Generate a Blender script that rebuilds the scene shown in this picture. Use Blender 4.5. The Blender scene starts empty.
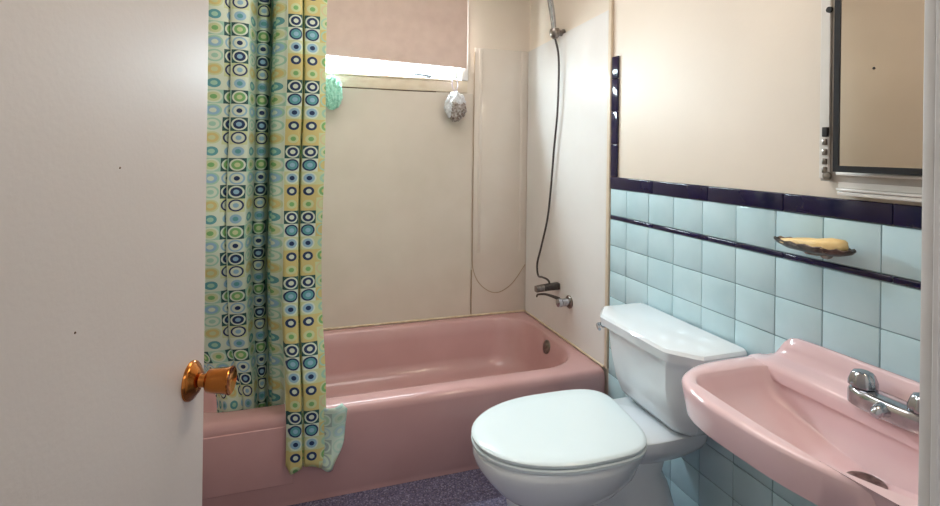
import bpy, bmesh, math, random
from mathutils import Vector, Matrix, noise
random.seed(7)
scene = bpy.context.scene
COL = scene.collection
PI = math.pi

# ------------------------------------------------------------------ materials
def s2l(c):
    return tuple(((v/255)/12.92 if v/255 <= .04045 else ((v/255+.055)/1.055)**2.4) for v in c) + (1.0,)

def mat(name, rgb, rough=.5, metal=0, rgb2=None, nscale=8, bump=0, bscale=60, coat=0, trans=0, detail=4, spec=.5, rvar=0):
    m = bpy.data.materials.new(name); m.use_nodes = True
    nt = m.node_tree; p = nt.nodes['Principled BSDF']
    p.inputs['Base Color'].default_value = s2l(rgb)
    p.inputs['Roughness'].default_value = rough
    p.inputs['Metallic'].default_value = metal
    p.inputs['Coat Weight'].default_value = coat
    p.inputs['Coat Roughness'].default_value = .08
    p.inputs['Specular IOR Level'].default_value = spec
    p.inputs['Transmission Weight'].default_value = trans
    tc = nt.nodes.new('ShaderNodeTexCoord')
    if rgb2:
        n = nt.nodes.new('ShaderNodeTexNoise'); n.inputs['Scale'].default_value = nscale; n.inputs['Detail'].default_value = detail
        nt.links.new(tc.outputs['Object'], n.inputs['Vector'])
        r = nt.nodes.new('ShaderNodeValToRGB')
        r.color_ramp.elements[0].position = .35; r.color_ramp.elements[0].color = s2l(rgb)
        r.color_ramp.elements[1].position = .68; r.color_ramp.elements[1].color = s2l(rgb2)
        nt.links.new(n.outputs['Fac'], r.inputs['Fac']); nt.links.new(r.outputs['Color'], p.inputs['Base Color'])
    if bump:
        n2 = nt.nodes.new('ShaderNodeTexNoise'); n2.inputs['Scale'].default_value = bscale; n2.inputs['Detail'].default_value = 3
        nt.links.new(tc.outputs['Object'], n2.inputs['Vector'])
        b = nt.nodes.new('ShaderNodeBump'); b.inputs['Strength'].default_value = bump; b.inputs['Distance'].default_value = .004
        nt.links.new(n2.outputs['Fac'], b.inputs['Height']); nt.links.new(b.outputs['Normal'], p.inputs['Normal'])
    return m

M = {}
M['paint'] = mat('wall_paint', (226,213,198), .5, rgb2=(221,208,193), nscale=3, bump=.06, bscale=90)
M['paint_hall'] = mat('hall_paint', (216,209,202), .6, rgb2=(210,203,196), nscale=3, bump=.05, bscale=90)
M['ceiling'] = mat('ceiling_paint', (232,226,216), .7, rgb2=(226,220,210), nscale=3)
M['board'] = mat('shower_board', (214,203,190), .28, rgb2=(208,197,183), nscale=5, bump=.03, bscale=20)
M['panel'] = mat('surround_plastic_daylit', (229,226,223), .13, rgb2=(224,220,216), nscale=4, bump=.02, bscale=6, coat=.3)  # daylight on the end panel put into its whiter colour; corner copy below duller
M['surround_plastic_dim'] = mat('surround_plastic_dim', (219,209,198), .16, rgb2=(214,203,191), nscale=4, bump=.02, bscale=6, coat=.2)
M['strip'] = mat('edge_strip', (216,200,178), .45, rgb2=(208,190,165), nscale=20)
M['caulk'] = mat('aged_caulk', (222,204,178), .6, rgb2=(204,178,146), nscale=30)
M['bead'] = mat('beige_bead', (176,152,124), .4, rgb2=(166,142,114), nscale=20)
M['tile'] = mat('glazed_tile', (184,214,222), .16, rgb2=(197,223,230), nscale=6, bump=.05, bscale=14, coat=.2)
M['grout'] = mat('tile_grout', (128,152,158), .8, rgb2=(115,140,148), nscale=30)
M['black'] = mat('black_glazed_tile', (20,15,52), .1, rgb2=(25,20,60), nscale=20, bump=.03, bscale=20)
M['pink_tub'] = mat('pink_enamel_tub', (198,157,156), .2, rgb2=(192,150,148), nscale=4, bump=.015, bscale=12, coat=.2)
M['pink'] = mat('pink_porcelain', (226,195,199), .14, rgb2=(223,191,194), nscale=4, coat=.3)
M['white_china'] = mat('white_china', (228,235,240), .12, rgb2=(225,232,238), nscale=4, coat=.3)
M['seat_white'] = mat('white_seat_plastic', (224,238,242), .18, rgb2=(221,236,240), nscale=4)
M['chrome'] = mat('chrome', (190,192,196), .14, 1, rgb2=(160,164,172), nscale=30)
M['worn_chrome'] = mat('worn_chrome', (158,150,144), .28, 1, rgb2=(112,104,100), nscale=60)
M['dark_metal'] = mat('dark_rubber_hose', (62,56,54), .4, .3, rgb2=(78,72,70), nscale=80)
M['brass'] = mat('copper_brass', (190,122,62), .16, 1, rgb2=(176,108,52), nscale=18)
M['door'] = mat('door_gloss_paint', (204,197,194), .44, rgb2=(200,192,188), nscale=3, bump=.07, bscale=150, coat=1)
M['door'].node_tree.nodes['Principled BSDF'].inputs['Coat Roughness'].default_value = .42
M['white_paint'] = mat('white_gloss_paint', (226,224,222), .35, rgb2=(216,213,210), nscale=14)
M['sill'] = mat('cream_trim_paint', (226,212,190), .45, rgb2=(216,199,174), nscale=14, bump=.05, bscale=40)
M['crack'] = mat('dark_crack', (92,66,46), .9, rgb2=(120,90,64), nscale=40)
M['blind'] = mat('blind_cloth', (216,192,180), .85, rgb2=(208,183,171), nscale=14, bump=.15, bscale=220)
M['puff_white'] = mat('white_net', (222,224,228), .7, rgb2=(188,186,188), nscale=70, bump=.5, bscale=130)
M['puff_brown'] = mat('brown_net', (190,184,180), .7, rgb2=(104,78,62), nscale=75, bump=.5, bscale=130)
M['puff_green'] = mat('mint_net', (176,226,206), .7, rgb2=(140,204,180), nscale=70, bump=.5, bscale=130)
M['cord'] = mat('lilac_cord', (196,180,200), .7, rgb2=(186,170,190), nscale=50)
M['soap'] = mat('cream_soap', (234,208,152), .45, rgb2=(222,186,120), nscale=22)
M['cab'] = mat('cabinet_metal', (182,176,168), .4, .2, rgb2=(168,162,154), nscale=10)
M['cab_white'] = mat('cabinet_enamel', (226,222,216), .3, rgb2=(218,213,207), nscale=10)
M['gasket'] = mat('black_frame', (20,24,32), .3, rgb2=(30,36,46), nscale=20)
M['mirror'] = mat('mirror_silver', (196,188,178), .05, 1, rgb2=(192,184,174), nscale=5)
M['pipe'] = mat('cream_pipe', (150,142,136), .5, rgb2=(130,120,114), nscale=12)
M['dark'] = mat('dark_gap', (26,24,24), .7, rgb2=(36,32,30), nscale=20)
M['window_metal'] = mat('window_metal', (112,118,122), .5, rgb2=(104,110,114), nscale=10)
M['tarnish'] = mat('tarnished_metal', (98,88,82), .35, 1, rgb2=(66,60,58), nscale=70)
M['grey_latch'] = mat('grey_latch', (70,78,86), .4, .4, rgb2=(60,66,74), nscale=20)

# the blind lets a little daylight through
bn = M['blind'].node_tree
tr_ = bn.nodes.new('ShaderNodeBsdfTranslucent'); tr_.inputs['Color'].default_value = s2l((196,188,190))
mx_ = bn.nodes.new('ShaderNodeMixShader'); mx_.inputs[0].default_value = .015
bn.links.new(bn.nodes['Principled BSDF'].outputs[0], mx_.inputs[1]); bn.links.new(tr_.outputs[0], mx_.inputs[2])
bn.links.new(mx_.outputs[0], bn.nodes['Material Output'].inputs['Surface'])
# window glass
g = bpy.data.materials.new('window_glass'); g.use_nodes = True
gn = g.node_tree
gt = gn.nodes.new('ShaderNodeBsdfTransparent'); gt.inputs['Color'].default_value = (.93,.96,.96,1)
gg = gn.nodes.new('ShaderNodeBsdfGlossy'); gg.inputs['Roughness'].default_value = .02
gm = gn.nodes.new('ShaderNodeMixShader'); gm.inputs[0].default_value = .06
gn.links.new(gt.outputs[0], gm.inputs[1]); gn.links.new(gg.outputs[0], gm.inputs[2]); gn.links.new(gm.outputs[0], gn.nodes['Material Output'].inputs['Surface'])
M['glass'] = g

# speckled floor
f = bpy.data.materials.new('speckled_floor'); f.use_nodes = True
nt = f.node_tree; p = nt.nodes['Principled BSDF']; p.inputs['Roughness'].default_value = .55
tc = nt.nodes.new('ShaderNodeTexCoord'); vo = nt.nodes.new('ShaderNodeTexVoronoi'); vo.inputs['Scale'].default_value = 210
nt.links.new(tc.outputs['Object'], vo.inputs['Vector'])
sp = nt.nodes.new('ShaderNodeSeparateColor'); nt.links.new(vo.outputs['Color'], sp.inputs['Color'])
cr = nt.nodes.new('ShaderNodeValToRGB'); cr.color_ramp.interpolation = 'CONSTANT'
cols = [(0,(84,79,104)),(.3,(104,99,124)),(.55,(66,61,84)),(.75,(132,127,146)),(.9,(98,90,102))]
e = cr.color_ramp.elements; e[0].position = 0; e[0].color = s2l(cols[0][1]); e[1].position = cols[1][0]; e[1].color = s2l(cols[1][1])
for pos, c in cols[2:]:
    k = e.new(pos); k.color = s2l(c)
nt.links.new(sp.outputs['Red'], cr.inputs['Fac']); nt.links.new(cr.outputs['Color'], p.inputs['Base Color'])
M['floor'] = f

# curtain print: a grid of squares, each with concentric rings, on the cloth's own UVs (one unit = one square)
def curtain_mat(name, fade=0.0):
    m = bpy.data.materials.new(name); m.use_nodes = True
    nt = m.node_tree; N = nt.nodes; L = nt.links; p = N['Principled BSDF']
    p.inputs['Roughness'].default_value = .5
    def math_(op, a, b=None):
        n = N.new('ShaderNodeMath'); n.operation = op
        for i, v in enumerate((a, b)):
            if v is None: continue
            if isinstance(v, (int, float)): n.inputs[i].default_value = v
            else: L.new(v, n.inputs[i])
        return n.outputs[0]
    uv = N.new('ShaderNodeTexCoord'); sx = N.new('ShaderNodeSeparateXYZ'); L.new(uv.outputs['UV'], sx.inputs[0])
    u, v = sx.outputs[0], sx.outputs[1]
    cu, cv = math_('FLOOR', u), math_('FLOOR', v)
    du = math_('SUBTRACT', math_('SUBTRACT', u, cu), .5); dv = math_('SUBTRACT', math_('SUBTRACT', v, cv), .5)
    r = math_('SQRT', math_('ADD', math_('MULTIPLY', du, du), math_('MULTIPLY', dv, dv)))
    row = math_('FLOORED_MODULO', cv, 5)
    col = math_('ADD', math_('FLOORED_MODULO', cu, 2), math_('MULTIPLY', math_('LESS_THAN', cu, 19.5), 2))
    idx = math_('DIVIDE', math_('ADD', math_('ADD', math_('MULTIPLY', col, 5), row), .5), 20)
    W=(216,228,210); Y=(212,200,134); P=(206,216,168); NV=(26,54,96); T=(96,164,170); S=(150,192,214); G=(126,184,116); D=(30,84,84); A=(166,210,190); O=(214,202,160)
    # (ground, outer disc, inner disc, centre), one row after another going up
    strong = [(P,W,S,NV),(W,NV,T,S),(D,W,NV,W),(Y,Y,P,G),(Y,Y,NV,W)]
    soft   = [(P,P,A,P),(Y,A,Y,Y),(P,A,P,G),(P,O,P,P),(Y,P,G,Y)]
    cool   = [(W,S,W,NV),(D,W,G,P),(W,W,S,T),(P,NV,W,S),(D,W,NV,S)]
    pale   = [(W,A,S,W),(A,W,P,G),(W,W,T,A),(W,P,Y,P),(W,A,W,A)]
    tab = strong + soft + cool + pale
    outs = []
    for layer in range(4):
        rp = N.new('ShaderNodeValToRGB'); rp.color_ramp.interpolation = 'CONSTANT'
        el = rp.color_ramp.elements
        el[0].position = 0; el[0].color = s2l(tab[0][layer]); el[1].position = 1/20; el[1].color = s2l(tab[1][layer])
        for k in range(2, 20):
            q = el.new(k/20); q.color = s2l(tab[k][layer])
        L.new(idx, rp.inputs['Fac']); outs.append(rp.outputs['Color'])
    cur = outs[0]
    for layer, th in ((1,.45),(2,.34),(3,.17)):
        mx = N.new('ShaderNodeMix'); mx.data_type = 'RGBA'
        L.new(math_('LESS_THAN', r, th), mx.inputs['Factor']); L.new(cur, mx.inputs['A']); L.new(outs[layer], mx.inputs['B'])
        cur = mx.outputs['Result']
    if fade:
        mx = N.new('ShaderNodeMix'); mx.data_type = 'RGBA'; mx.inputs['Factor'].default_value = fade
        L.new(cur, mx.inputs['A']); mx.inputs['B'].default_value = s2l((206,232,220)); cur = mx.outputs['Result']
    L.new(cur, p.inputs['Base Color'])
    tr = N.new('ShaderNodeBsdfTranslucent'); L.new(cur, tr.inputs['Color'])
    ms = N.new('ShaderNodeMixShader'); ms.inputs[0].default_value = .10
    L.new(p.outputs[0], ms.inputs[1]); L.new(tr.outputs[0], ms.inputs[2])
    L.new(ms.outputs[0], N['Material Output'].inputs['Surface'])
    return m
M['curtain'] = curtain_mat('ring_print_cloth')
M['curtain_back'] = curtain_mat('ring_print_cloth_reverse', .6)

# ------------------------------------------------------------------ mesh helpers
def box(bm, x0,x1,y0,y1,z0,z1, bev=0, seg=2):
    vs = [bm.verts.new((x,y,z)) for x in (x0,x1) for y in (y0,y1) for z in (z0,z1)]
    fs = [bm.faces.new([vs[i] for i in q]) for q in ((0,1,3,2),(4,6,7,5),(0,4,5,1),(2,3,7,6),(0,2,6,4),(1,5,7,3))]
    if bev:
        es = list({e for f_ in fs for e in f_.edges})
        bmesh.ops.bevel(bm, geom=es, offset=bev, segments=seg, affect='EDGES', profile=.5)

def loft(bm, rings, cap0=True, cap1=True):
    R = [[bm.verts.new(p) for p in r] for r in rings]
    n = len(R[0])
    for a, b in zip(R, R[1:]):
        for i in range(n):
            bm.faces.new((a[i], a[(i+1)%n], b[(i+1)%n], b[i]))
    if cap0: bm.faces.new(list(reversed(R[0])))
    if cap1: bm.faces.new(R[-1])

def catmull(pts, per=8):
    P = [Vector(p) for p in pts]; P = [2*P[0]-P[1]] + P + [2*P[-1]-P[-2]]
    out = []
    for i in range(1, len(P)-2):
        for k in range(per):
            t = k/per; a,b,c,d = P[i-1],P[i],P[i+1],P[i+2]
            out.append(.5*((2*b)+(c-a)*t+(2*a-5*b+4*c-d)*t*t+(3*b-a-3*c+d)*t**3))
    out.append(P[-2]); return out

def tube(bm, pts, rad, n=10, smooth=True, per=8):
    pts = catmull(pts, per) if smooth else [Vector(p) for p in pts]
    rads = rad if isinstance(rad, list) else [rad]*len(pts)
    if len(rads) != len(pts):
        rads = [rads[min(len(rads)-1, int(i/(len(pts)-1)*(len(rads)-1)))] + (rads[min(len(rads)-1,int(i/(len(pts)-1)*(len(rads)-1))+1)]-rads[min(len(rads)-1,int(i/(len(pts)-1)*(len(rads)-1)))])*((i/(len(pts)-1)*(len(rads)-1))%1) for i in range(len(pts))]
    rings = []; up = Vector((.31,.17,.93)).normalized()
    for i, p_ in enumerate(pts):
        t = (pts[min(i+1,len(pts)-1)] - pts[max(i-1,0)]).normalized()
        a = up - t*up.dot(t)
        if a.length < 1e-4: a = t.orthogonal()
        a.normalize(); up = a; b = t.cross(a)
        rings.append([p_ + (a*math.cos(2*PI*k/n) + b*math.sin(2*PI*k/n))*rads[i] for k in range(n)])
    loft(bm, rings)

def lathe(bm, org, axis, prof, n=28):
    """prof: list of (distance along axis, radius)"""
    ax = Vector(axis).normalized(); a = ax.orthogonal().normalized(); b = ax.cross(a); o = Vector(org)
    loft(bm, [[o + ax*d + (a*math.cos(2*PI*k/n)+b*math.sin(2*PI*k/n))*max(r,1e-4) for k in range(n)] for d, r in prof])

def rrect(x0,x1,y0,y1,r,z,n=8):
    pts = []
    for cx,cy,a0 in ((x1-r,y0+r,-PI/2),(x1-r,y1-r,0),(x0+r,y1-r,PI/2),(x0+r,y0+r,PI)):
        for k in range(n+1):
            a = a0 + PI/2*k/n
            pts.append((cx+r*math.cos(a), cy+r*math.sin(a), z))
    return pts

def egg(xf,xm,xb,cy,hw,z,nb=2.5,nf=2.1,n=56):
    """outline that is rounded towards -x (front) and squarer towards +x (back)"""
    pts = []
    for k in range(n):
        t = 2*PI*k/n; c, s = math.cos(t), math.sin(t)
        ex = nb if c > 0 else nf
        rx = (xb-xm) if c > 0 else (xm-xf)
        px = math.copysign(abs(c)**(2/ex), c)*rx; py = math.copysign(abs(s)**(2/ex), s)*hw
        pts.append((xm+px, cy+py, z))
    return pts

WLOC = {}
def link(o, parent=None):
    COL.objects.link(o)
    if parent: o.parent = parent
    return o

def obj(name, bm, m, parent=None, smooth=35, label=None):
    bmesh.ops.recalc_face_normals(bm, faces=bm.faces[:])
    if parent is not None: org = WLOC[parent.name]
    else:
        vs = [v.co for v in bm.verts]
        org = Vector(((min(v.x for v in vs)+max(v.x for v in vs))/2, (min(v.y for v in vs)+max(v.y for v in vs))/2, min(v.z for v in vs)))
    bmesh.ops.translate(bm, verts=bm.verts[:], vec=-org)
    me = bpy.data.meshes.new(name); bm.to_mesh(me); bm.free()
    me.materials.append(M[m])
    if smooth:
        for q in me.polygons: q.use_smooth = True
        me.set_sharp_from_angle(angle=math.radians(smooth))
    o = bpy.data.objects.new(name, me); link(o, parent)
    if parent is None: o.location = org
    WLOC[o.name] = org
    if label: o['label'] = label
    return o

def tag(o, label, cat, group=None):
    o['label'] = label; o['category'] = cat
    if group: o['group'] = group
    return o

def thing(name, loc, label, cat, group=None):
    o = bpy.data.objects.new(name, None); o.empty_display_size = .05; link(o); o.location = loc
    WLOC[o.name] = Vector(loc); return tag(o, label, cat, group)

def struct(name, bm, m, parent=None, smooth=30):
    o = obj(name, bm, m, parent, smooth)
    if parent is None: o['kind'] = 'structure'
    return o
B = bmesh.new

# ------------------------------------------------------------------ room shell
XL, XR, YB, YF, ZC = -.52, 1.328, 2.85, .345, 2.42
bm = B(); box(bm, -2.2,2.2, -1.7,3.0, -.08,0); struct('floor', bm, 'floor')
bm = B(); box(bm, -2.2,2.2, -1.7,3.0, ZC,ZC+.08); struct('ceiling', bm, 'ceiling')
wl = B(); box(wl, XL-.1,XL, YF-.2,YB+.1, 0,ZC); struct('wall_left', wl, 'paint')
# right wall, with the glazed wainscot laid on it
bm = B(); box(bm, XR,XR+.1, YF-.2,YB+.1, 0,ZC); wall_right = struct('wall_right', bm, 'paint')
gro = B(); box(gro, 1.3225,XR-.0005, YF+.003,1.972, .0005,1.134); struct('grout_bed', gro, 'grout', wall_right)
tl = B()
pitch = .1426
cols_ = [1.972] + [1.855-pitch*k for k in range(0, 11)]
cols_ = [c for c in cols_ if c > YF+.03] + [YF+.004]
rows_ = [(1.018,1.134)] + [(1.0-.113*(k+1), 1.0-.113*k) for k in range(8)] + [(.001, 1.0-.113*8)]
for (z0, z1) in rows_:
    for a, b in zip(cols_, cols_[1:]):
        if a-b < .012 or z1-z0 < .012: continue
        gp_ = .0013
        t0 = random.uniform(-.0006,.0006); t1 = random.uniform(-.0006,.0006)
        n0 = len(tl.verts)
        box(tl, 1.3195,1.3255, b+gp_,a-gp_, z0+gp_,z1-gp_, .0022, 2)
        tl.verts.ensure_lookup_table()
        cy_, cz_ = (a+b)/2, (z0+z1)/2
        for v in tl.verts[n0:]:
            v.co.x += (v.co.y-cy_)/(a-b)*2*t0 + (v.co.z-cz_)/(z1-z0)*2*t1
struct('wall_tile', tl, 'tile', wall_right)
# black liner and cap tiles
def black_run(name, z0, z1, proud, lens=.2852):
    bm = B(); y = 1.972
    while y > YF+.01:
        y2 = max(y-lens, YF+.004); box(bm, 1.3195-proud,XR-.0005, y2+.0006,y-.0006, z0,z1, min(.004,(z1-z0)*.3), 3); y = y2
    return struct(name, bm, 'black')
black_run('trim_1', 1.001,1.017, .0015)
black_run('trim_2', 1.135,1.186, .004)
bm = B()
z = 1.187
while z < 1.70:
    z2 = min(z+.1425, 1.713); box(bm, 1.3165,XR-.0005, 1.927,1.972, z+.0006,z2-.0006, .004, 3); z = z2
struct('trim_3', bm, 'black')

# back wall with the window hole
WX0, WX1, WZ0, WZ1 = -.12, .886, 1.692, 2.25
bm = B()
box(bm, XL-.1,WX0, YB,YB+.1, 0,ZC); box(bm, WX1,XR+.1, YB,YB+.1, 0,ZC)
box(bm, WX0,WX1, YB,YB+.1, 0,WZ0-.012); box(bm, WX0,WX1, YB,YB+.1, WZ1,ZC)
wall_back = struct('wall_back', bm, 'paint')
bm = B(); box(bm, XL+.002,.972, YB-.006,YB-.0005, .334,1.618, .001,1); struct('shower_board', bm, 'board', wall_back)
bm = B(); box(bm, .978,1.316, YB-.010,YB-.0005, .334,1.886, .003,2)
# softly raised ribs of the corner panel
for x in (1.005, 1.27): box(bm, x,x+.02, YB-.0125,YB-.009, .70,1.876, .0012,2)
struct('corner_panel', bm, 'surround_plastic_dim', wall_back)
bm = B(); tube(bm, [(.9765,YB-.012,1.86),(.9765,YB-.012,1.4),(.977,YB-.012,.9),(.978,YB-.012,.66),(.99,YB-.012,.585),(1.02,YB-.012,.525),(1.075,YB-.012,.477),(1.135,YB-.012,.46),(1.20,YB-.012,.485),(1.25,YB-.012,.53),(1.312,YB-.012,.615)], .0022, 8); struct('panel_bead', bm, 'bead', wall_back)
bm = B(); box(bm, .974,.9785, YB-.0085,YB-.0005, .345,.60); struct('panel_seam', bm, 'bead', wall_back)

# end wall panel of the tub (sheet with a sloped top edge)
bm = B()
def prism_x(bm, x0, x1, poly, bev=0):
    a = [bm.verts.new((x0,y,z)) for y,z in poly]; b = [bm.verts.new((x1,y,z)) for y,z in poly]; n = len(poly)
    fs = [bm.faces.new(a), bm.faces.new(list(reversed(b)))] + [bm.faces.new((a[i],b[i],b[(i+1)%n],a[(i+1)%n])) for i in range(n)]
    if bev: bmesh.ops.bevel(bm, geom=list({e for f_ in fs for e in f_.edges}), offset=bev, segments=2, affect='EDGES')
prism_x(bm, 1.3155,XR-.0005, [(1.998,.338),(YB-.011,.334),(YB-.011,1.886),(1.998,1.928)], .002)
struct('end_panel', bm, 'panel', wall_right)
bm = B(); box(bm, 1.313,XR-.0005, 1.975,1.9975, .338,2.41, .003,2); struct('trim_4', bm, 'strip')
bm = B(); tube(bm, [(XL+.01,YB-.009,.339),(.5,YB-.009,.339),(1.31,YB-.013,.339)], .005, 8); tube(bm, [(1.3135,YB-.015,.339),(1.3135,2.4,.339),(1.3135,2.0,.339)], .0045, 8); struct('trim_5', bm, 'caulk')

# front wall with the doorway the photo is taken from, and the hall behind
JX = .606
bm = B(); box(bm, XL-.1,-.50, YF-.2,YF, 0,ZC); box(bm, JX+.012,XR+.1, YF-.2,YF, 0,ZC); box(bm, -.50,JX+.012, YF-.2,YF, 2.08,ZC); struct('wall_front', bm, 'paint_hall')
bm = B(); box(bm, JX,JX+.0115, YF-.006,YF+.0, 0,2.079, .001,1); box(bm, JX+.002,JX+.06, YF+.0005,YF+.012, 0,2.079, .002,2); struct('trim_6', bm, 'white_paint')
bm = B(); box(bm, -2.2,2.2, -1.7,-1.6, 0,ZC); struct('wall_hall', bm, 'paint_hall')
bm = B(); box(bm, -2.2,-2.1, -1.6,YF-.2, 0,ZC); struct('wall_hall_left', bm, 'paint_hall')
bm = B(); box(bm, 2.1,2.2, -1.6,YF-.2, 0,ZC); struct('wall_hall_right', bm, 'paint_hall')

# window: frame, mullion, panes, sill board
bm = B()
fy0, fy1 = YB+.03, YB+.075
box(bm, WX0,WX0+.03, fy0,fy1, WZ0,WZ1, .003); box(bm, WX1-.022,WX1, fy0-.01,fy1, WZ0,WZ1, .003)
box(bm, WX0,WX1, fy0,fy1, WZ1-.03,WZ1, .003); box(bm, WX0,WX1, fy0,fy1, WZ0-.012,WZ0+.012, .003); box(bm, .471,.515, fy0,fy1, WZ0,WZ1, .004)
win = struct('window_1', bm, 'window_metal')
for x0, x1 in ((WX0+.03,.471),(.515,WX1-.022)):
    bm = B(); box(bm, x0,x1, YB+.05,YB+.055, WZ0+.012,WZ1-.03); struct('pane', bm, 'glass', win)
bm = B(); box(bm, WX0-.05,.935, YB-.012,YB-.0005, 1.622,1.690, .003,2); box(bm, WX0,.884, YB-.02,fy0, 1.684,1.694, .003,2)
struct('window_sill', bm, 'sill', win)
bm = B(); box(bm, .895,.938, YB-.014,YB-.0005, 1.692,2.30, .003,2); struct('window_casing', bm, 'white_paint', win)
bm = B(); tube(bm, [(.2,YB-.007,1.6195),(.42,YB-.007,1.6205),(.46,YB-.009,1.6195),(.62,YB-.007,1.619),(.75,YB-.007,1.6195)], .0022, 6); struct('sill_crack', bm, 'crack', win)
bm = B(); tube(bm, [(.60,YB+.02,1.7),(.635,YB+.012,1.713),(.67,YB+.008,1.713),(.725,YB+.004,1.7075)], [.005,.006,.006,.005], 8); box(bm, .655,.72, YB-.002,YB+.02, 1.694,1.703, .002); struct('window_latch', bm, 'grey_latch', win)

# ------------------------------------------------------------------ door (open, at the left)
du_ = Vector((.267,.9636,0)).normalized(); dn = Vector((.9636,-.267,0)).normalized()
edge = Vector((-.136,.944,0)); W = .90
def dpt(a, o, z): return edge - du_*a + dn*o + Vector((0,0,z))   # a: distance from free edge, o: out of the face
bm = B()
vs = [bm.verts.new(dpt(a,o,z)) for a in (W,0) for o in (-.036,0) for z in (.012,2.04)]
fs = [bm.faces.new([vs[i] for i in q]) for q in ((0,1,3,2),(4,6,7,5),(0,4,5,1),(2,3,7,6),(0,2,6,4),(1,5,7,3))]
bmesh.ops.bevel(bm, geom=list({e for f_ in fs for e in f_.edges}), offset=.002, segments=2, affect='EDGES')
door = struct('door_1', bm, 'door')
bm = B(); kz = .936; ko = dpt(.047,0,kz)
lathe(bm, ko-dn*.001, dn, [(0,.0),(0,.030),(.004,.030),(.007,.0275),(.009,.023),(.013,.019),(.016,.0125),(.017,0)], 36)
rose = obj('knob_rose', bm, 'brass', door, 50)
bm = B()
lathe(bm, ko+dn*.012, dn, [(0,0),(0,.0115),(.006,.010),(.012,.0105),(.014,.0155),(.016,.0175),(.026,.0185),(.038,.0192),(.046,.0205),(.049,.0214),(.0505,.0202),(.049,.017),(.046,.010),(.045,0)], 40)
obj('door_knob', bm, 'brass', door, 50)
for a, z in ((.231,1.272),(.304,1.101)):
    bm = B(); lathe(bm, dpt(a,-.0005,z), dn, [(0,0),(0,.0016),(.0012,.001),(.0014,0)], 10); obj('paint_speck', bm, 'crack', door)

# ------------------------------------------------------------------ bathtub
tub = thing('bathtub', (.4,2.4,0), 'pink built-in bathtub with a rounded basin along the back wall', 'bathtub')
x0,x1,y0,y1 = XL+.003, 1.312, 1.985, YB-.0115
bm = B(); k = 8
loft(bm, [rrect(x0,x1,y0+.004,y1,.004,.0005), rrect(x0,x1,y0+.004,y1,.004,.022), rrect(x0,x1,y0,y1,.004,.03), rrect(x0,x1,y0,y1,.004,.298), rrect(x0,x1,y0+.003,y1,.004,.315),
          rrect(x0+.001,x1-.001,y0+.012,y1-.001,.006,.3275), rrect(x0+.002,x1-.002,y0+.026,y1-.002,.008,.333),
          rrect(x0+.10,1.272,2.066,2.798,.20,.3335), rrect(x0+.105,1.267,2.074,2.792,.197,.331), rrect(x0+.111,1.261,2.083,2.785,.195,.322),
          rrect(x0+.14,1.246,2.10,2.770,.19,.26), rrect(x0+.18,1.222,2.118,2.752,.18,.14), rrect(x0+.2,1.20,2.135,2.735,.165,.098),
          rrect(x0+.23,1.165,2.165,2.705,.14,.074), rrect(x0+.3,1.09,2.235,2.635,.1,.066)], True, True)
obj('tub_shell', bm, 'pink_tub', tub, 40)
bm = B(); box(bm, x0+.01,.012, y0-.0045,y0+.002, .082,.292, .003,3); obj('apron_panel', bm, 'pink_tub', tub)
bm = B(); ax = Vector((-.965,0,.26)).normalized()
o_ = Vector((1.2515,2.425,.279))
lathe(bm, o_, ax, [(-.006,0),(-.006,.034),(.004,.035),(.007,.031),(.008,.012),(.0095,.008),(.010,0)], 30)
obj('overflow_plate', bm, 'worn_chrome', tub)

# ------------------------------------------------------------------ tub fittings
sp_ = thing('tub_spout', (1.315,2.43,.55), 'short grey metal tub spout on the end wall, above the lever tap', 'spout')
bm = B()
def yzring(x, cy, cz, hy, hz, r, n=4):
    pts = []
    for sy,sz,a0 in ((1,-1,-PI/2),(1,1,0),(-1,1,PI/2),(-1,-1,PI)):
        for k in range(n+1):
            a = a0+PI/2*k/n; pts.append((x, cy+sy*(hy-r)+r*math.cos(a), cz+sz*(hz-r)+r*math.sin(a)))
    return pts
loft(bm, [yzring(1.3152,2.43,.590,.020,.017,.008), yzring(1.26,2.43,.588,.019,.016,.008), yzring(1.20,2.43,.583,.017,.014,.007), yzring(1.192,2.43,.582,.014,.011,.005)])
obj('spout_body', bm, 'dark_metal', sp_)
bm = B(); loft(bm, [yzring(1.228,2.43,.5855,.0195,.0165,.008), yzring(1.186,2.43,.581,.0175,.0145,.007), yzring(1.184,2.43,.581,.014,.011,.005)]); obj('spout_nozzle', bm, 'worn_chrome', sp_)
vt = thing('tub_tap', (1.315,2.31,.53), 'chrome lever tap with a round wall plate, just above the tub rim', 'tap')
vc = Vector((1.3165,2.31,.540))
bm = B(); lathe(bm, vc, (-1,0,0), [(0,0),(0,.032),(.006,.033),(.011,.028),(.012,.02),(.012,0)], 30); obj('wall_plate', bm, 'worn_chrome', vt)
bm = B(); lathe(bm, vc, (-1,0,0), [(.010,0),(.010,.019),(.045,.0185),(.050,.022),(.068,.021),(.072,.014),(.072,0)], 24); obj('tap_stem', bm, 'chrome', vt)
bm = B(); tube(bm, [(1.262,2.318,.556),(1.24,2.345,.563),(1.228,2.40,.560),(1.222,2.445,.549),(1.218,2.475,.538),(1.217,2.482,.526)], [.009,.0075,.006,.0055,.005,.0045], 10); obj('lever', bm, 'dark_metal', vt)

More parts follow.
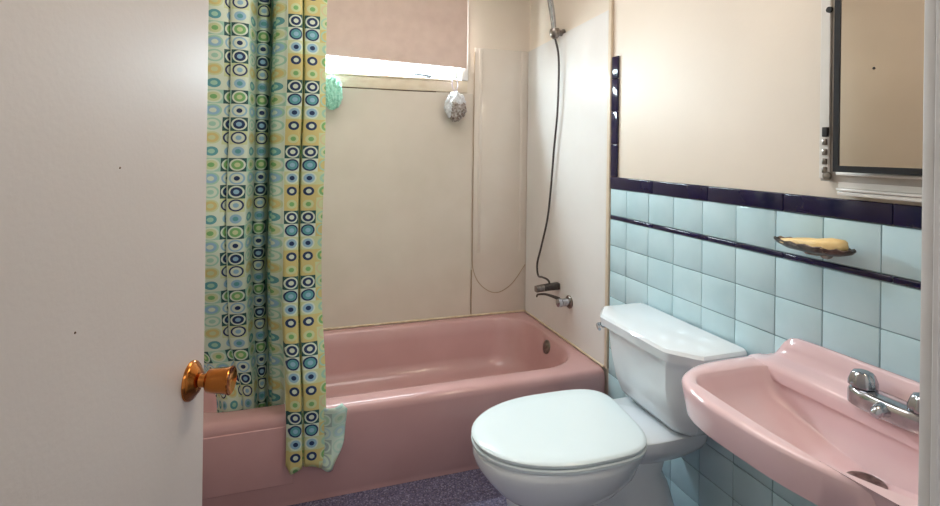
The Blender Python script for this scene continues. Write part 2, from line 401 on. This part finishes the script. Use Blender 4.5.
# hand shower
br = thing('shower_bracket', (1.326,2.43,1.88), 'small metal bracket holding the hand shower, above the end panel', 'bracket')
bm = B(); lathe(bm, (1.3275,2.43,1.912), (-1,0,0), [(0,0),(0,.022),(.006,.023),(.01,.016),(.03,.014),(.034,0)], 24); obj('mount', bm, 'worn_chrome', br)
bm = B(); lathe(bm, (1.274,2.425,1.878), (-.05,.0,1), [(0,0),(0,.012),(.008,.020),(.022,.027),(.04,.028),(.052,.024),(.056,.016),(.056,0)], 24); obj('cradle', bm, 'worn_chrome', br)
hs = thing('hand_shower', (1.272,2.42,1.88), 'chrome hand shower with its long dark hose hanging down the end panel', 'hand shower')
bm = B(); tube(bm, [(1.271,2.425,1.90),(1.262,2.424,1.97),(1.246,2.420,2.05),(1.222,2.415,2.13),(1.19,2.41,2.2)], [.011,.014,.015,.013,.016], 14); lathe(bm, (1.195,2.41,2.19), (-.75,0,-.5), [(-.02,0),(-.02,.014),(.0,.03),(.018,.036),(.024,.034),(.025,0)], 24); obj('wand', bm, 'chrome', hs, 45)
bm = B(); tube(bm, [(1.275,2.425,1.885),(1.29,2.41,1.767),(1.294,2.424,1.509),(1.296,2.462,1.30),(1.296,2.49,1.10),(1.296,2.525,.93),(1.294,2.592,.765),(1.286,2.622,.668),(1.274,2.585,.612),(1.264,2.52,.618),(1.262,2.463,.622),(1.264,2.438,.615),(1.266,2.431,.600)], .0055, 10); obj('hose', bm, 'dark_metal', hs)

# ------------------------------------------------------------------ roller blind, bath puffs
bm = B()
nx, nz = 2, 14
bx0, bx1 = -.30, .921
ring = []
for i in range(15):
    z = 1.758 + (2.30-1.758)*i/14
    y = YB-.034 - .004*math.sin(i*.35)
    dz = .02 if i == 0 else 0
    ring.append((z,y))
fr = [[bm.verts.new((x, y+o, z + (.024*(bx1-x)/(bx1-.144) if i == 0 else 0))) for x in (bx0,bx1) for o in (0,.0025)] for i,(z,y) in enumerate(ring)]
for a, b in zip(fr, fr[1:]):
    for i, j in ((0,2),(1,3),(0,1),(2,3)): bm.faces.new((a[i],a[j],b[j],b[i]))
bm.faces.new((fr[0][0],fr[0][2],fr[0][3],fr[0][1])); bm.faces.new((fr[-1][0],fr[-1][2],fr[-1][3],fr[-1][1]))
bl = thing('roller_blind', (.31,YB-.03,1.76), 'beige cloth roller blind pulled down over most of the window', 'blind')
obj('blind_cloth', bm, 'blind', bl)
bm = B(); lathe(bm, (bx0-.01,YB-.032,2.30), (1,0,0), [(0,0),(0,.02),(1.24,.02),(1.24,0)], 20); obj('roller', bm, 'white_paint', bl)

def puff(name, c, rx, rz, m, label, seed, m2=None, split=0):
    t = thing(name, (c[0],c[1],c[2]-rz), label, 'bath puff')
    bm = B(); bmesh.ops.create_icosphere(bm, subdivisions=5, radius=1)
    for v in bm.verts:
        d = v.co.normalized(); n_ = noise.noise(d*3.2+Vector((seed,0,0)))*.16 + abs(noise.noise(d*8+Vector((0,seed,0))))*.22 + noise.noise(d*17)*.06
        r_ = .92+n_
        v.co = Vector((c[0]+d.x*rx*r_, c[1]+d.y*.048*r_, c[2]+d.z*rz*r_))
    if m2:
        b2 = bm.copy()
        bmesh.ops.delete(b2, geom=[v for v in b2.verts if not (v.co.z < c[2]+split+.02*noise.noise(v.co*40) and v.co.x > c[0]-rx*.55)], context='VERTS')
        for v in b2.verts: v.co = Vector(c) + (v.co-Vector(c))*1.03
        obj('net_ruffle', b2, m2, t, 60, 'brownish netting')
    obj('net_ball', bm, m, t, 60)
    bm = B(); top = Vector((c[0],c[1],c[2]+rz*.9))
    tube(bm, [top, top+Vector((-.018,.006,.045)), top+Vector((-.010,.012,.085)), top+Vector((.006,.010,.083)), top+Vector((.014,.004,.045)), top], .0025, 6); obj('hanging_loop', bm, 'cord', t)
    return t
puff('bath_puff', (.845,YB-.072,1.537), .060, .082, 'puff_white', 'white and brown net bath puff hanging from the right end of the window sill', 3, 'puff_brown', .02)
puff('bath_puff', (.178,YB-.072,1.582), .052, .088, 'puff_green', 'mint green net bath puff hanging beside the shower curtain', 9)

# ------------------------------------------------------------------ shower curtain
# plan of the folds: x, y, and how many printed squares of cloth have been used up to here
plan = [(-.37,2.05,10.4),(-.335,2.01,12.2),(-.305,1.992,13.0),(-.272,1.990,13.5),(-.243,1.996,14.0),(-.228,2.004,14.3),(-.219,2.02,14.6),(-.214,2.03,15.2),(-.222,2.012,15.8),(-.217,1.994,16.0),(-.190,1.988,16.5),(-.165,1.994,16.95),(-.158,2.020,17.2),(-.152,2.080,17.7),(-.143,2.110,18.0),(-.130,2.085,18.3),(-.112,2.085,18.65),(-.102,2.13,18.95),(-.094,2.165,19.1),(-.086,2.10,19.3),(-.078,2.085,19.42),(-.073,2.03,19.55),(-.044,2.006,19.85),(-.033,1.996,20.0),(-.005,1.989,20.5),(.014,1.990,20.9),(.0185,2.008,21.15),(.0175,2.034,21.5),(.0235,2.034,21.6),(.0245,2.008,21.85),(.030,1.991,22.08),(.054,1.988,22.5),(.080,1.991,23.0),(.103,1.997,23.45)]
cm = catmull(plan, 6)
pl = [(p_.x, p_.y) for p_ in cm]; sl = [p_.z for p_ in cm]
CH = .0475
CW = .056
def smooth(t): t = max(0,min(1,t)); return t*t*(3-2*t)
bm = B(); uvl = bm.loops.layers.uv.new('UVMap'); NZ = 110
grid = []
xs_split = -.035
for i, (x, y) in enumerate(pl):
    out_ = smooth((x+.045)/.02)                          # 1: outer part hanging in front of the tub, 0: tucked inside
    mid = math.exp(-((x+.035)/.010)**2)
    zb = .20*(1-out_) + .140*out_
    if x > -.02: zb += .012*math.sin((x)*38)
    colv = []
    for j in range(NZ+1):
        t = j/NZ; z = 2.036 + (zb-2.036)*t
        low = smooth((1.0-z)/.62); low2 = smooth((.75-z)/.38)
        yy = y + (1-out_)*low*.125 + out_*low2*(-.040) + .004*math.sin(z*7+x*30)
        if out_ < .5: yy = yy + 0*yy; yy = (2.13 + (yy-2.13)*(1-.45*low)) if z < 1.0 else yy
        if out_ > .5 and z < .40: yy = min(yy, 1.968 - .0)
        xx = x + .0035*math.sin(z*4.1+1.0) + .002*math.sin(z*9+x*25)
        sq = smooth((.62-z)/.3)                             # left edge is gathered in near the rim
        if x < -.10: xx += sq*(-.10-x)*.38
        xx += out_*low2*(.010*(x+.03)/.1 + .016*max(0,(.10-x)/.13))
        colv.append((bm.verts.new((xx,yy,z)), (sl[i], (z+.025)/CH)))
    grid.append(colv)
for a, b in zip(grid, grid[1:]):
    for j in range(NZ):
        q = (a[j], b[j], b[j+1], a[j+1])
        # the cloth between the tucked part and the hanging part is gathered up over the rim
        xm_ = sum(v[0].co.x for v in q)/4; zm_ = sum(v[0].co.z for v in q)/4; ym_ = sum(v[0].co.y for v in q)/4
        if zm_ < .345 and 1.975 < ym_ < 2.09: continue
        f_ = bm.faces.new([v[0] for v in q])
        for lp, v in zip(f_.loops, q): lp[uvl].uv = v[1]
bmesh.ops.delete(bm, geom=[v for v in bm.verts if not v.link_faces], context='VERTS')
cur = thing('shower_curtain', (-.1,2.0,.12), 'green and yellow shower curtain printed with rings, one side hanging over the tub', 'shower curtain')
o = obj('curtain_cloth', bm, 'curtain', cur, 180)
md = o.modifiers.new('thickness','SOLIDIFY'); md.thickness = .0012
# turned-out hem at the lower right corner
bm = B(); uvl = bm.loops.layers.uv.new('UVMap')
hem = []
NA, NBB = 10, 18
for j in range(NBB+1):
    t = j/NBB; z = .352 - t*.215
    w = .098*(1-.25*t)*(smooth(t/.12)*.25+.75) - .03*smooth((t-.55)/.45)
    r_ = []
    for i in range(NA+1):
        s = i/NA
        r_.append((bm.verts.new((.100+.012*t*0+ s*w, 1.962 - .022*math.sin(PI*s*.9) - .012*math.sin(t*6+s*3)*s, z + .010*s - .02*s*t)), (s*w/CW+.3, z/CH)))
    hem.append(r_)
for a, b in zip(hem, hem[1:]):
    for i in range(NA):
        q = (a[i],a[i+1],b[i+1],b[i]); f_ = bm.faces.new([v[0] for v in q])
        for lp, v in zip(f_.loops, q): lp[uvl].uv = v[1]
o = obj('turned_hem', bm, 'curtain_back', cur, 180, 'pale reverse side of the cloth')
md = o.modifiers.new('thickness','SOLIDIFY'); md.thickness = .0012
bm = B(); lathe(bm, (XL+.001,2.03,2.050), (1,0,0), [(0,0),(0,.025),(.008,.025),(.009,.012),(XR-XL-.011,.012),(XR-XL-.010,.025),(XR-XL-.002,.025),(XR-XL-.002,0)], 20)
tag(obj('curtain_rod', bm, 'chrome'), 'chrome rod carrying the shower curtain across the tub', 'curtain rod')

# ------------------------------------------------------------------ toilet
TY = 1.487
toi = thing('toilet', (.95,TY,0), 'white two-piece toilet with closed lid beside the pink sink', 'toilet')
bm = B()
loft(bm, [egg(.648,.86,1.255,TY,.128,.0005,4), egg(.648,.86,1.255,TY,.128,.018,4), egg(.658,.86,1.245,TY,.112,.04,4), egg(.650,.84,1.23,TY,.098,.12,4), egg(.640,.84,1.20,TY,.104,.20,4), egg(.638,.84,1.17,TY,.112,.25,4), egg(.66,.84,1.19,TY,.112,.31,4), egg(.72,.86,1.20,TY,.105,.352,4)])
loft(bm, [egg(.66,.80,.95,TY,.120,.238,2.2), egg(.615,.81,.985,TY,.150,.246,2.3), egg(.592,.82,1.01,TY,.168,.266,2.4), egg(.562,.83,1.05,TY,.186,.302,2.5), egg(.538,.83,1.08,TY,.199,.338,2.2), egg(.530,.83,1.10,TY,.204,.362,2.2), egg(.532,.83,1.10,TY,.203,.377,2.2), egg(.54,.83,1.09,TY,.197,.384,2.2), egg(.70,.83,1.0,TY,.1,.384,3)])
# shelf that carries the tank
loft(bm, [egg(.92,1.12,1.26,TY,.100,.300,5,2.6), egg(.90,1.12,1.30,TY,.132,.335,6,2.6), egg(.90,1.12,1.308,TY,.143,.356,6,2.6), egg(.90,1.12,1.31,TY,.147,.380,6,2.6), egg(.90,1.12,1.31,TY,.145,.391,6,2.6), egg(.91,1.12,1.305,TY,.139,.395,6,2.6)])
obj('bowl', bm, 'white_china', toi, 40)
bm = B()
LB = dict(nb=6, nf=2.05)
def ring_with(z, g):
    pts = egg(.527+g,.83,1.076-g,TY+.005,.212-g,z,nb=4.0,nf=2.05)
    return [(x+max(0,(x-.83)/.24)*.028*(y-TY)/.2, y, z_) for x,y,z_ in pts]
loft(bm, [ring_with(.386,.006), ring_with(.389,.001), ring_with(.398,.0), ring_with(.4015,.004)]); obj('seat', bm, 'seat_white', toi, 35)
bm = B()
loft(bm, [ring_with(.4035,.006), ring_with(.406,.002), ring_with(.414,.001), ring_with(.418,.005), ring_with(.4205,.014), ring_with(.4225,.06), ring_with(.4232,.14)]); obj('seat_lid', bm, 'seat_white', toi, 35)
def tank_ring(z, xf, ya, yb, ch, cx):
    """octagon-ish plan: straight back at the wall, bevelled front corners; corners eased"""
    xb = 1.311
    P = [(xb,ya+.004),(xb-.006,ya),(xf+cx,ya),(xf+cx-.012,ya+.010),(xf+.010,ya+ch-.012),(xf,ya+ch+.006),(xf,yb-ch-.006),(xf+.010,yb-ch+.012),(xf+cx-.012,yb-.010),(xf+cx,yb),(xb-.006,yb),(xb,yb-.004)]
    return [(a,b,z) for a,b in P]
bm = B()
loft(bm, [tank_ring(.397,1.176,1.345,1.632,.035,.03), tank_ring(.406,1.160,1.318,1.656,.045,.04), tank_ring(.43,1.140,1.296,1.682,.06,.05), tank_ring(.48,1.122,1.276,1.702,.07,.06), tank_ring(.56,1.106,1.258,1.716,.078,.066), tank_ring(.665,1.096,1.246,1.726,.08,.068)])
obj('tank', bm, 'white_china', toi, 28)
bm = B()
loft(bm, [tank_ring(.656,1.086,1.236,1.736,.082,.068), tank_ring(.660,1.076,1.226,1.746,.084,.07), tank_ring(.688,1.073,1.223,1.749,.085,.07), tank_ring(.697,1.079,1.229,1.743,.084,.07), tank_ring(.7005,1.092,1.240,1.732,.08,.066)])
obj('tank_lid', bm, 'white_china', toi, 30)
bm = B(); lathe(bm, (1.118,1.690,.648), (-.8,.6,0), [(-.004,0),(-.004,.013),(.012,.014),(.018,.011),(.02,0)], 18); tube(bm, [(1.104,1.70,.648),(1.088,1.70,.645),(1.078,1.67,.638)], .006, 8); obj('flush_lever', bm, 'chrome', toi)

# ------------------------------------------------------------------ sink
snk = thing('wall_sink', (1.12,.80,.6), 'pink wall-hung sink with a raised splash ledge under the soap dish', 'sink')
def outline(front, z, inset=0, xb=1.317):
    pts = [(xb,1.156-inset)] + [(a+inset*ca, b-inset*cb) for a,b,ca,cb in front] + [(xb,.415+inset)]
    return pts
F = [(1.15,1.160,0,1),(1.06,1.153,.2,1),(1.0,1.130,.6,.8),(.955,1.098,.85,.6),(.925,1.045,1,.25),(.911,.975,1,.05),(.910,.90,1,0),(.914,.80,1,0),(.928,.72,1,0),(.950,.65,1,-.1),(.975,.59,1,-.3),(1.01,.525,.9,-.5),(1.06,.465,.7,-.8),(1.12,.43,.3,-1),(1.2,.417,0,-1)]
def front_ring(z, inset=0, per=4):
    P = [Vector((1.3175,1.158-inset,z))] + [Vector((a+inset*ca, b-inset*cb, z)) for a,b,ca,cb in F] + [Vector((1.3175,.416+inset,z))]
    return [tuple(p_) for p_ in catmull(P, per)]
NF = len(front_ring(0))
def inner_ring(z, x0_, x1_, ya, yb, rf, rb, bow=0):
    """basin ring with the same vertex count as front_ring: starts at the far back corner, runs round the front, closes along the back"""
    P = []
    def arc(cx,cy,r,a0,a1,n):
        for k_ in range(n): 
            a = a0+(a1-a0)*k_/(n-1); P.append((cx+r*math.cos(a), cy+r*math.sin(a)))
    arc(x1_-rb, yb-rb, rb, 0, PI/2, 6); arc(x0_+rf, yb-rf, rf, PI/2, PI, 12)
    n_mid = 10
    for k_ in range(1, n_mid+1):
        t = k_/(n_mid+1); yy = (yb-rf)+( (ya+rf)-(yb-rf))*t; P.append((x0_-bow*math.sin(PI*t), yy))
    arc(x0_+rf, ya+rf, rf, PI, 1.5*PI, 12); arc(x1_-rb, ya+rb, rb, 1.5*PI, 2*PI, 6)
    # resample to NF points
    L_ = [0]
    for a,b in zip(P,P[1:]): L_.append(L_[-1]+math.hypot(b[0]-a[0],b[1]-a[1]))
    out = []
    for i in range(NF):
        d = L_[-1]*i/(NF-1); j = 0
        while j < len(L_)-2 and L_[j+1] < d: j += 1
        t = (d-L_[j])/max(1e-9,L_[j+1]-L_[j]); out.append((P[j][0]+(P[j+1][0]-P[j][0])*t, P[j][1]+(P[j+1][1]-P[j][1])*t, z))
    return out
RZ = .720
bm = B()
def lerp_ring(a, b, t, z): return [(p[0]+(q[0]-p[0])*t, p[1]+(q[1]-p[1])*t, z) for p,q in zip(a,b)]
i0 = inner_ring(RZ, .958,1.234,.48,1.097,.07,.035,.014)
dr = inner_ring(.590, 1.140,1.220,.750,.830,.0385,.0385)
under = [ (1.3175+(x-1.3175)*.55, .80+(y-.80)*.60, .548) for x,y,_ in front_ring(0)]
under2 = [ (1.3175+(x-1.3175)*.84, .80+(y-.80)*.87, .606) for x,y,_ in front_ring(0)]
rings = [under, under2, front_ring(.632,.022), front_ring(.637,.013), front_ring(.708,.0), front_ring(.715,.003), front_ring(RZ-.001,.009), front_ring(RZ,.016),
         i0, lerp_ring(i0,dr,.010,RZ-.003), lerp_ring(i0,dr,.030,RZ-.014), lerp_ring(i0,dr,.07,RZ-.042), lerp_ring(i0,dr,.13,RZ-.066), lerp_ring(i0,dr,.3,RZ-.090), lerp_ring(i0,dr,.6,RZ-.113), lerp_ring(i0,dr,.92,RZ-.127), dr]
loft(bm, rings)
obj('basin', bm, 'pink', snk, 50)
# raised tap ledge and splash back, one moulded profile swept along the wall
bm = B()
def ledge(y, h, bs):
    z0 = RZ-.03; top = RZ+.012*h; e_ = .012*h-.004*(1-h) 
    prof = [(1.3175,z0),(1.226,z0),(1.226,RZ-.006),(1.229,RZ-.004*(1-h)+.003*h),(1.236,RZ-.004*(1-h)+.009*h),(1.25,top+.002*h),(1.274,top+.006*h),(1.284,top+.012*h),(1.291,RZ+e_+bs*.5),(1.297,RZ+e_*.4+bs),(1.303,RZ+e_*.7+bs),(1.311,RZ+e_*.7+bs),(1.3175,RZ+e_*.3+bs)]
    return [(x,y,z) for x,z in prof]
st = [(1.157,0,-.006),(1.150,.05,-.004),(1.135,.25,.0),(1.118,.5,.012),(1.105,.8,.030),(1.092,.95,.048),(1.078,1,.060),(1.058,1,.066),(1.0,1,.068),(.8,1,.070),(.60,1,.070),(.52,1,.066),(.49,1,.05),(.47,.8,.02),(.45,.3,0),(.43,0,-.006)]
loft(bm, [ledge(*s_) for s_ in st]); obj('splash_ledge', bm, 'pink', snk, 50)
bm = B(); lathe(bm, (1.18,.790,.5902), (0,0,1), [(0,0),(0,.036),(.002,.037),(.0045,.032),(.0035,.022),(.0015,.019),(.001,0)], 28); obj('drain_ring', bm, 'worn_chrome', snk)
# tap
fc = B()
fy = .783; FX = 1.248; FZ = RZ+.012
loft(fc, [[(FX-.003+(.032*math.cos(a))*s_, fy+(math.copysign(abs(math.sin(a))**.7,math.sin(a))*.092)*s2, FZ+z + .012*zf*abs(math.cos(a))*0) for a in [2*PI*k_/40 for k_ in range(40)]] for s_,s2,z,zf in ((1.0,1.0,-.006,0),(1.0,1.0,.018,0),(.94,.98,.026,0),(.8,.94,.031,1),(.4,.7,.0335,1))])
tap = obj('faucet', fc, 'chrome', snk, 45)
bm = B(); tube(bm, [(FX,fy,FZ+.014),(FX-.025,fy,FZ+.015),(FX-.046,fy,FZ+.011),(FX-.056,fy,FZ+.004)], [.015,.015,.013,.009], 14); obj('tap_spout', bm, 'chrome', tap, 45)
for s in (-1,1):
    bm = B(); yy = fy+s*.062
    n = 40
    loft(bm, [[(FX+rr*(1+fl*math.cos(8*a))*math.cos(a), yy+rr*1.1*(1+fl*math.cos(8*a))*math.sin(a), FZ+z) for a in [2*PI*k_/n for k_ in range(n)]] for z,rr,fl in ((.026,.018,0),(.032,.022,0),(.035,.027,.03),(.044,.0265,.05),(.060,.0215,.05),(.066,.018,.02),(.069,.010,0))])
    obj('tap_handle', bm, 'chrome', tap, 40)
bm = B(); tube(bm, [(1.18,.79,.558),(1.18,.79,.40),(1.18,.80,.335),(1.185,.83,.30),(1.215,.85,.315),(1.23,.86,.37),(1.255,.86,.40),(1.318,.86,.402)], .019, 14); lathe(bm, (1.318,.86,.402), (-1,0,0), [(0,0),(0,.036),(.006,.034),(.012,.022),(.012,0)], 20); obj('drain_pipe', bm, 'pipe', snk)

# ------------------------------------------------------------------ soap dish and soap
sd = thing('soap_dish', (1.265,.99,1.05), 'dark metal soap dish fixed to the tiled wall above the sink', 'soap dish')
bm = B(); n = 64
def dish(z, rx, ry, wav=0): return [(1.266+.8*rx*math.cos(a), .988+.97*ry*math.sin(a), z+wav*math.sin(a*16)) for a in [2*PI*k_/n for k_ in range(n)]]
loft(bm, [dish(1.046,.018,.045), dish(1.048,.032,.075), dish(1.057,.046,.103), dish(1.067,.052,.112,.0018), dish(1.069,.050,.110,.0018), dish(1.060,.043,.099), dish(1.053,.03,.07)]); obj('dish', bm, 'tarnish', sd, 50)
bm = B(); box(bm, 1.262,1.3193, .972,1.008, 1.038,1.050, .004,2); lathe(bm, (1.3193,.99,1.046), (-1,0,0), [(0,0),(0,.022),(.005,.021),(.008,.012),(.008,0)], 20); obj('dish_arm', bm, 'worn_chrome', sd)
bm = B()
def bar(z, rx, ry): return [(1.262+math.copysign(abs(math.cos(a))**.7,math.cos(a))*rx, .985+math.copysign(abs(math.sin(a))**.6,math.sin(a))*ry, 1.0535+(z-1.0535)*(.72-.28*math.sin(a))) for a in [2*PI*k_/40 for k_ in range(40)]]
loft(bm, [bar(1.0535,.020,.062), bar(1.058,.030,.078), bar(1.070,.034,.086), bar(1.085,.032,.084), bar(1.090,.029,.078), bar(1.0915,.01,.05)])
tag(obj('soap_bar', bm, 'soap', None, 60), 'cream yellow bar of soap lying in the dark metal dish', 'soap')

# ------------------------------------------------------------------ medicine cabinet
cb = thing('medicine_cabinet', (1.30,.72,1.197), 'mirrored wall cabinet with black-edged door beside the doorway', 'medicine cabinet')
bm = B(); box(bm, 1.298,XR-.0005, .45,.993, 1.229,1.84, .002,2); obj('cabinet_body', bm, 'cab', cb)
bm = B(); box(bm, 1.292,1.2985, .966,.9925, 1.236,1.836, .0015,1); obj('side_rail', bm, 'cab_white', cb)
ha = math.radians(4.0)
hp = Vector((1.2965,.45,0))
def mp(a, o, z): return Vector((hp.x - math.sin(ha)*a - math.cos(ha)*o, hp.y + math.cos(ha)*a - math.sin(ha)*o, z))
def mbox(bm, a0,a1,o0,o1,z0,z1):
    vs = [bm.verts.new(mp(a,o,z)) for a in (a0,a1) for o in (o0,o1) for z in (z0,z1)]
    for q in ((0,1,3,2),(4,6,7,5),(0,4,5,1),(2,3,7,6),(0,2,6,4),(1,5,7,3)): bm.faces.new([vs[i] for i in q])
bm = B(); DW = .478
for a0,a1,z0,z1 in ((DW-.013,DW,1.256,1.83),(0,.013,1.256,1.83),(.013,DW-.013,1.256,1.271),(.013,DW-.013,1.815,1.83)): mbox(bm, a0,a1,.001,.012,z0,z1)
mbox(bm, .006,DW-.006,.001,.006,1.262,1.824)
md_ = obj('mirror_door', bm, 'gasket', cb)
bm = B(); mbox(bm, .0125,DW-.0125,.007,.009,1.2705,1.8155); obj('mirror_glass', bm, 'mirror', md_, 0)
bm = B(); pc = mp(.39,.0088,1.498); lathe(bm, pc, (-math.cos(ha),-math.sin(ha),0), [(0,0),(0,.0035),(.0012,.003),(.0014,0)], 12); obj('spot_reflection', bm, 'dark', md_)  # dark disc stands in for the reflection of a mark across the room
bm = B(); box(bm, 1.290,1.3, .45,.947, 1.246,1.254, .002,2); box(bm, 1.299,XR-.0005, .45,.947, 1.214,1.246, .001,1); box(bm, 1.291,1.3, .45,.947, 1.207,1.214, .002,2); box(bm, 1.296,XR-.0005, .45,.947, 1.196,1.206, .002,2); obj('bottom_rail', bm, 'cab_white', cb)
bm = B()
for z in (1.25,1.272,1.296,1.322): box(bm, 1.286,1.293, .970,.981, z,z+.016, .002,2)
obj('hinge', bm, 'worn_chrome', cb)
bm = B(); lathe(bm, (1.293,.969,1.243), (-1,0,0), [(0,0),(0,.011),(.006,.010),(.007,0)], 16); obj('hinge_pin', bm, 'worn_chrome', cb)
bm = B(); box(bm, 1.285,1.293, .966,.981, 1.343,1.368, .002,2); obj('door_catch', bm, 'dark', cb)
bm = B(); lathe(bm, (1.293,.968,1.668), (-1,0,0), [(0,0),(0,.008),(.006,.0075),(.006,0)], 14); obj('door_catch', bm, 'dark', cb)

# ------------------------------------------------------------------ lights
def area(name, loc, rot, sx, sy, power, col):
    l = bpy.data.lights.new(name,'AREA'); l.shape = 'RECTANGLE'; l.size = sx; l.size_y = sy; l.energy = power; l.color = col
    o = bpy.data.objects.new(name, l); COL.objects.link(o); o.location = loc; o.rotation_euler = rot; return o
area('daylight', (.40,YB+.22,1.86), (math.radians(-72),0,0), 1.1,.5, 270, (.80,.92,1))
area('ceiling_fill', (.45,1.75,2.40), (0,0,0), .9,.9, 13, (1,.96,.93))  # unseen lamp added for overall brightness, as little light enters by the window
area('vanity_light', (1.20,.75,2.12), (0,math.radians(55),0), .12,.5, 6, (1,.84,.64))
area('hall_fill', (.1,-.75,2.38), (math.radians(12),0,0), 1.2,.8, 10, (.97,.98,1))  # unseen lamp added behind the camera as fill
w = bpy.data.worlds.new('World'); scene.world = w; w.use_nodes = True
w.node_tree.nodes['Background'].inputs[0].default_value = (.85,.94,1,1); w.node_tree.nodes['Background'].inputs[1].default_value = 4.0

# ------------------------------------------------------------------ camera
cam = bpy.data.cameras.new('camera'); co = bpy.data.objects.new('camera', cam); COL.objects.link(co); scene.camera = co
cam.sensor_width = 36; cam.lens = 520/940*36; cam.clip_start = .02
cam.shift_y = -104/940
TH = math.radians(18.6); RO = math.radians(.75)
R_ = Matrix.Rotation(-TH,4,'Z') @ Matrix.Rotation(PI/2,4,'X') @ Matrix.Rotation(RO,4,'Z')
co.matrix_world = Matrix.Translation((0,0,1.30)) @ R_
vs_ = scene.view_settings
vs_.view_transform = 'Standard'; vs_.look = 'None'; vs_.exposure = 0; vs_.gamma = 1; vs_.use_curve_mapping = False
